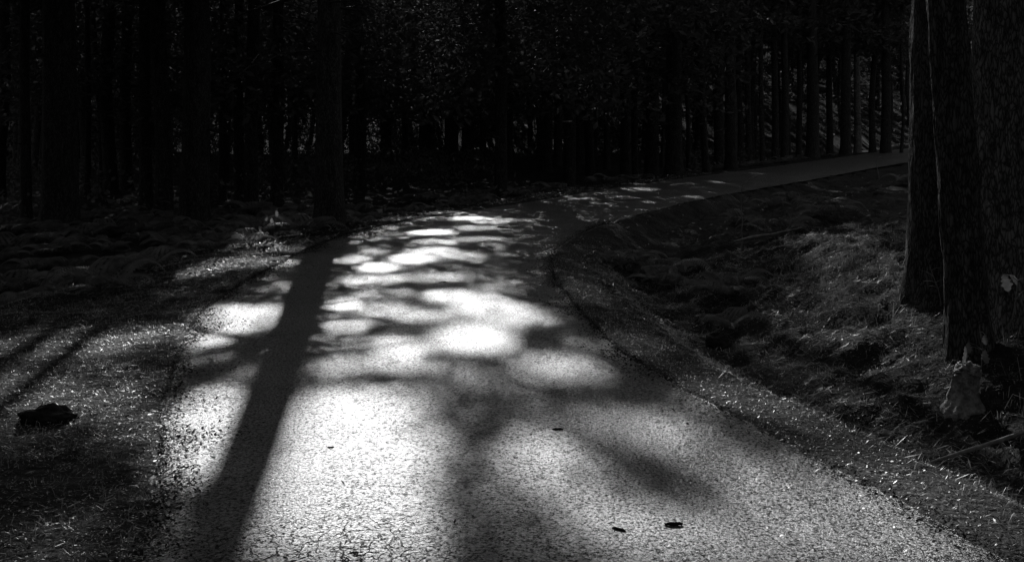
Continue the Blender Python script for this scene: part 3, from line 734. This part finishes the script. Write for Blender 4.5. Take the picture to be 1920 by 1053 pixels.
pr = at(1350, 655); lump('rock', (pr.x, pr.y, pr.z), .16, .12, .09, 'low dark rock in the ditch below the pale dry fern', 'rock', M_EARTH, 8.2, .3)
# mossy broken stump
pt = at(1805, 768)
random.seed(9); V = []; Fc = []; sd = 48; rg = 40
for k in range(rg):
    f = k/(rg-1); z = -.08 + f*.36
    for s in range(sd):
        a = 6.283*s/sd; top = .26 + .06*noise.noise(Vector((math.cos(a)*2, math.sin(a)*2, 4)))
        rr = (.075 + .06*math.exp(-max(0, z)/.06))*(1 + .25*noise.noise(Vector((math.cos(a)*3, math.sin(a)*3, z*5))) + .12*noise.noise(Vector((math.cos(a)*9, math.sin(a)*9, z*20))))
        V.append((math.cos(a)*rr + z*.12, math.sin(a)*rr, min(z, top)))
    for s in range(sd):
        if k < rg-1: Fc.append((k*sd+s, k*sd+(s+1) % sd, (k+1)*sd+(s+1) % sd, (k+1)*sd+s))
stump = empty('stump', pt); tag(stump, 'mossy broken stump below the foremost leaning trunk on the right bank', 'stump')
mesh_np('stump_wood', V, Fc, M_MOSS, stump, True)
top = lump('broken_top', (0, 0, 0), .075, .075, .05, None, None, M_MOSS, 5.5, .6)
top.parent = stump; top.location = (.03, 0, .25)
for k_ in ('label', 'category'):
    if k_ in top: del top[k_]
# fallen branches
pf = at(1437, 462)
stick('fallen_branch', (pf.x, pf.y, pf.z + .05), [(-.45, -.1, .0), (-.2, -.02, .05), (.1, .05, .08), (.5, .12, .16)], [.014, .02, .018, .01], 'pale fallen branch lying in the hollow inside the bend', 'branch')
pf = at(1880, 870)
stick('fallen_branch', (pf.x, pf.y, pf.z + .04), [(-.55, -.12, -.02), (-.25, -.02, .03), (0, .04, .08), (.35, .1, .17), (.8, .2, .28)], [.008, .012, .013, .011, .006], 'thin forked branch lying up the bank at the right picture edge', 'branch',
      extra=[([(0, .04, .08), (.02, -.05, -.02), (-.03, -.12, -.06)], [.008, .006, .003]), ([(.3, .1, .16), (.2, -.05, .03), (.1, -.16, -.02)], [.007, .005, .003])])
pf = at(1770, 655)
stick('bramble_stem', (pf.x, pf.y, pf.z + .08), [(-.45, -.15, .06), (-.25, -.2, .1), (0, -.25, .0), (.2, -.22, -.03), (.4, -.2, -.05), (.62, -.18, .0)], [.004, .005, .005, .005, .004, .002], 'thin curved stem looping round the foot of the foremost leaning trunk', 'stem')
pf = at(1648, 335)
stick('bent_stem', pf, [(0, 0, 0), (-.05, 0, .3), (-.1, 0, .55), (-.02, 0, .72), (.1, 0, .74), (.2, 0, .6)], [.018, .016, .014, .012, .01, .006], 'bare bent stem in the hollow before the far road', 'stem')
# saplings
def leaf_oak(ln):
    out = [(0, 0)]; prof = [(.12, .10), (.2, .22), (.3, .14), (.42, .33), (.52, .2), (.66, .38), (.76, .22), (.9, .2), (1, 0)]
    up = [(x*ln, y*ln) for x, y in prof]; pts = [(0, 0)] + up + [(x, -y) for x, y in up[-2::-1]]
    return pts
def sapling(px, py, hgt, label, nl=5, lean=(.1, 0), m=M_WOOD, lf=.06, seed=1, bare=False):
    random.seed(seed); p = at(px, py); t = empty('sapling', p); tag(t, label, 'sapling'); n = 8
    pts = [(lean[0]*hgt*(k/(n-1))**1.5 + random.uniform(-.02, .02)*hgt, lean[1]*hgt*(k/(n-1)) + random.uniform(-.02, .02)*hgt, hgt*k/(n-1)) for k in range(n)]
    parts = [tube(pts, [.006*hgt/.5*(1-.8*k/(n-1))+.0012 for k in range(n)], 6)]; tips = []
    for _ in range(nl):
        k = random.randint(3, n-1); q = pts[k]; a = random.uniform(0, 6.28); l2 = hgt*random.uniform(.2, .45)
        e = (q[0]+math.cos(a)*l2, q[1]+math.sin(a)*l2, q[2]+random.uniform(.0, .6)*l2)
        parts.append(tube([q, ((q[0]+e[0])/2, (q[1]+e[1])/2, (q[2]+e[2])/2+.03*hgt), e], [.004*hgt/.5, .003*hgt/.5, .0012], 5)); tips.append(e)
    mesh_np('stem', *join(parts), m, t, True)
    if not bare:
        for e in tips:
            pl = leaf_oak(lf*random.uniform(.8, 1.3)); bm = bmesh.new(); vs = [bm.verts.new((x, y, .15*abs(y) - .3*x*x/lf)) for x, y in pl]; bm.faces.new(vs)
            bmesh.ops.triangulate(bm, faces=bm.faces[:])
            me = bpy.data.meshes.new('leaf'); bm.to_mesh(me); bm.free(); me.materials.append(M_OAK)
            o = bpy.data.objects.new('leaf', me); C.objects.link(o); o.parent = t; o.location = e
            o.rotation_euler = (random.uniform(-.6, .6), random.uniform(.6, 1.6), random.uniform(-2.4, -.7))
    return t
sapling(1890, 660, .48, 'oak sapling with pale lobed leaves at the right edge behind the foremost trunk', 6, (.12, -.1), lf=.10, seed=4)
sapling(1842, 690, .30, 'little oak shoot with hanging leaves at the foot of the foremost leaning trunk', 4, (-.1, -.1), lf=.085, seed=8)
sapling(1868, 610, .42, 'bare twiggy shoot on the bank between the foremost trunk and the oak sapling', 9, (.2, 0), seed=12, bare=True)
sapling(1765, 575, .35, 'bare shoot growing between the two thick trunks on the right bank', 8, (-.3, 0), seed=14, bare=True)
sapling(1386, 303, 3.2, 'thin sunlit sapling at the outer edge of the far road', 5, (-.08, 0), lf=.16, seed=21)
sapling(1390, 470, .9, 'thin bare sapling upright in the hollow inside the bend', 4, (.0, 0), seed=33, bare=True)
sapling(492, 452, .42, 'short upright leafy shoot right beside the sunlit fern tuft', 5, (.1, 0), lf=.08, seed=35)
sapling(512, 450, .36, 'thin curved shoot a little right of the sunlit fern tuft', 3, (.15, 0), lf=.06, seed=36)
sapling(1265, 560, .35, 'small leafy seedling on the ditch side inside the bend', 4, (.1, 0), lf=.05, seed=38)
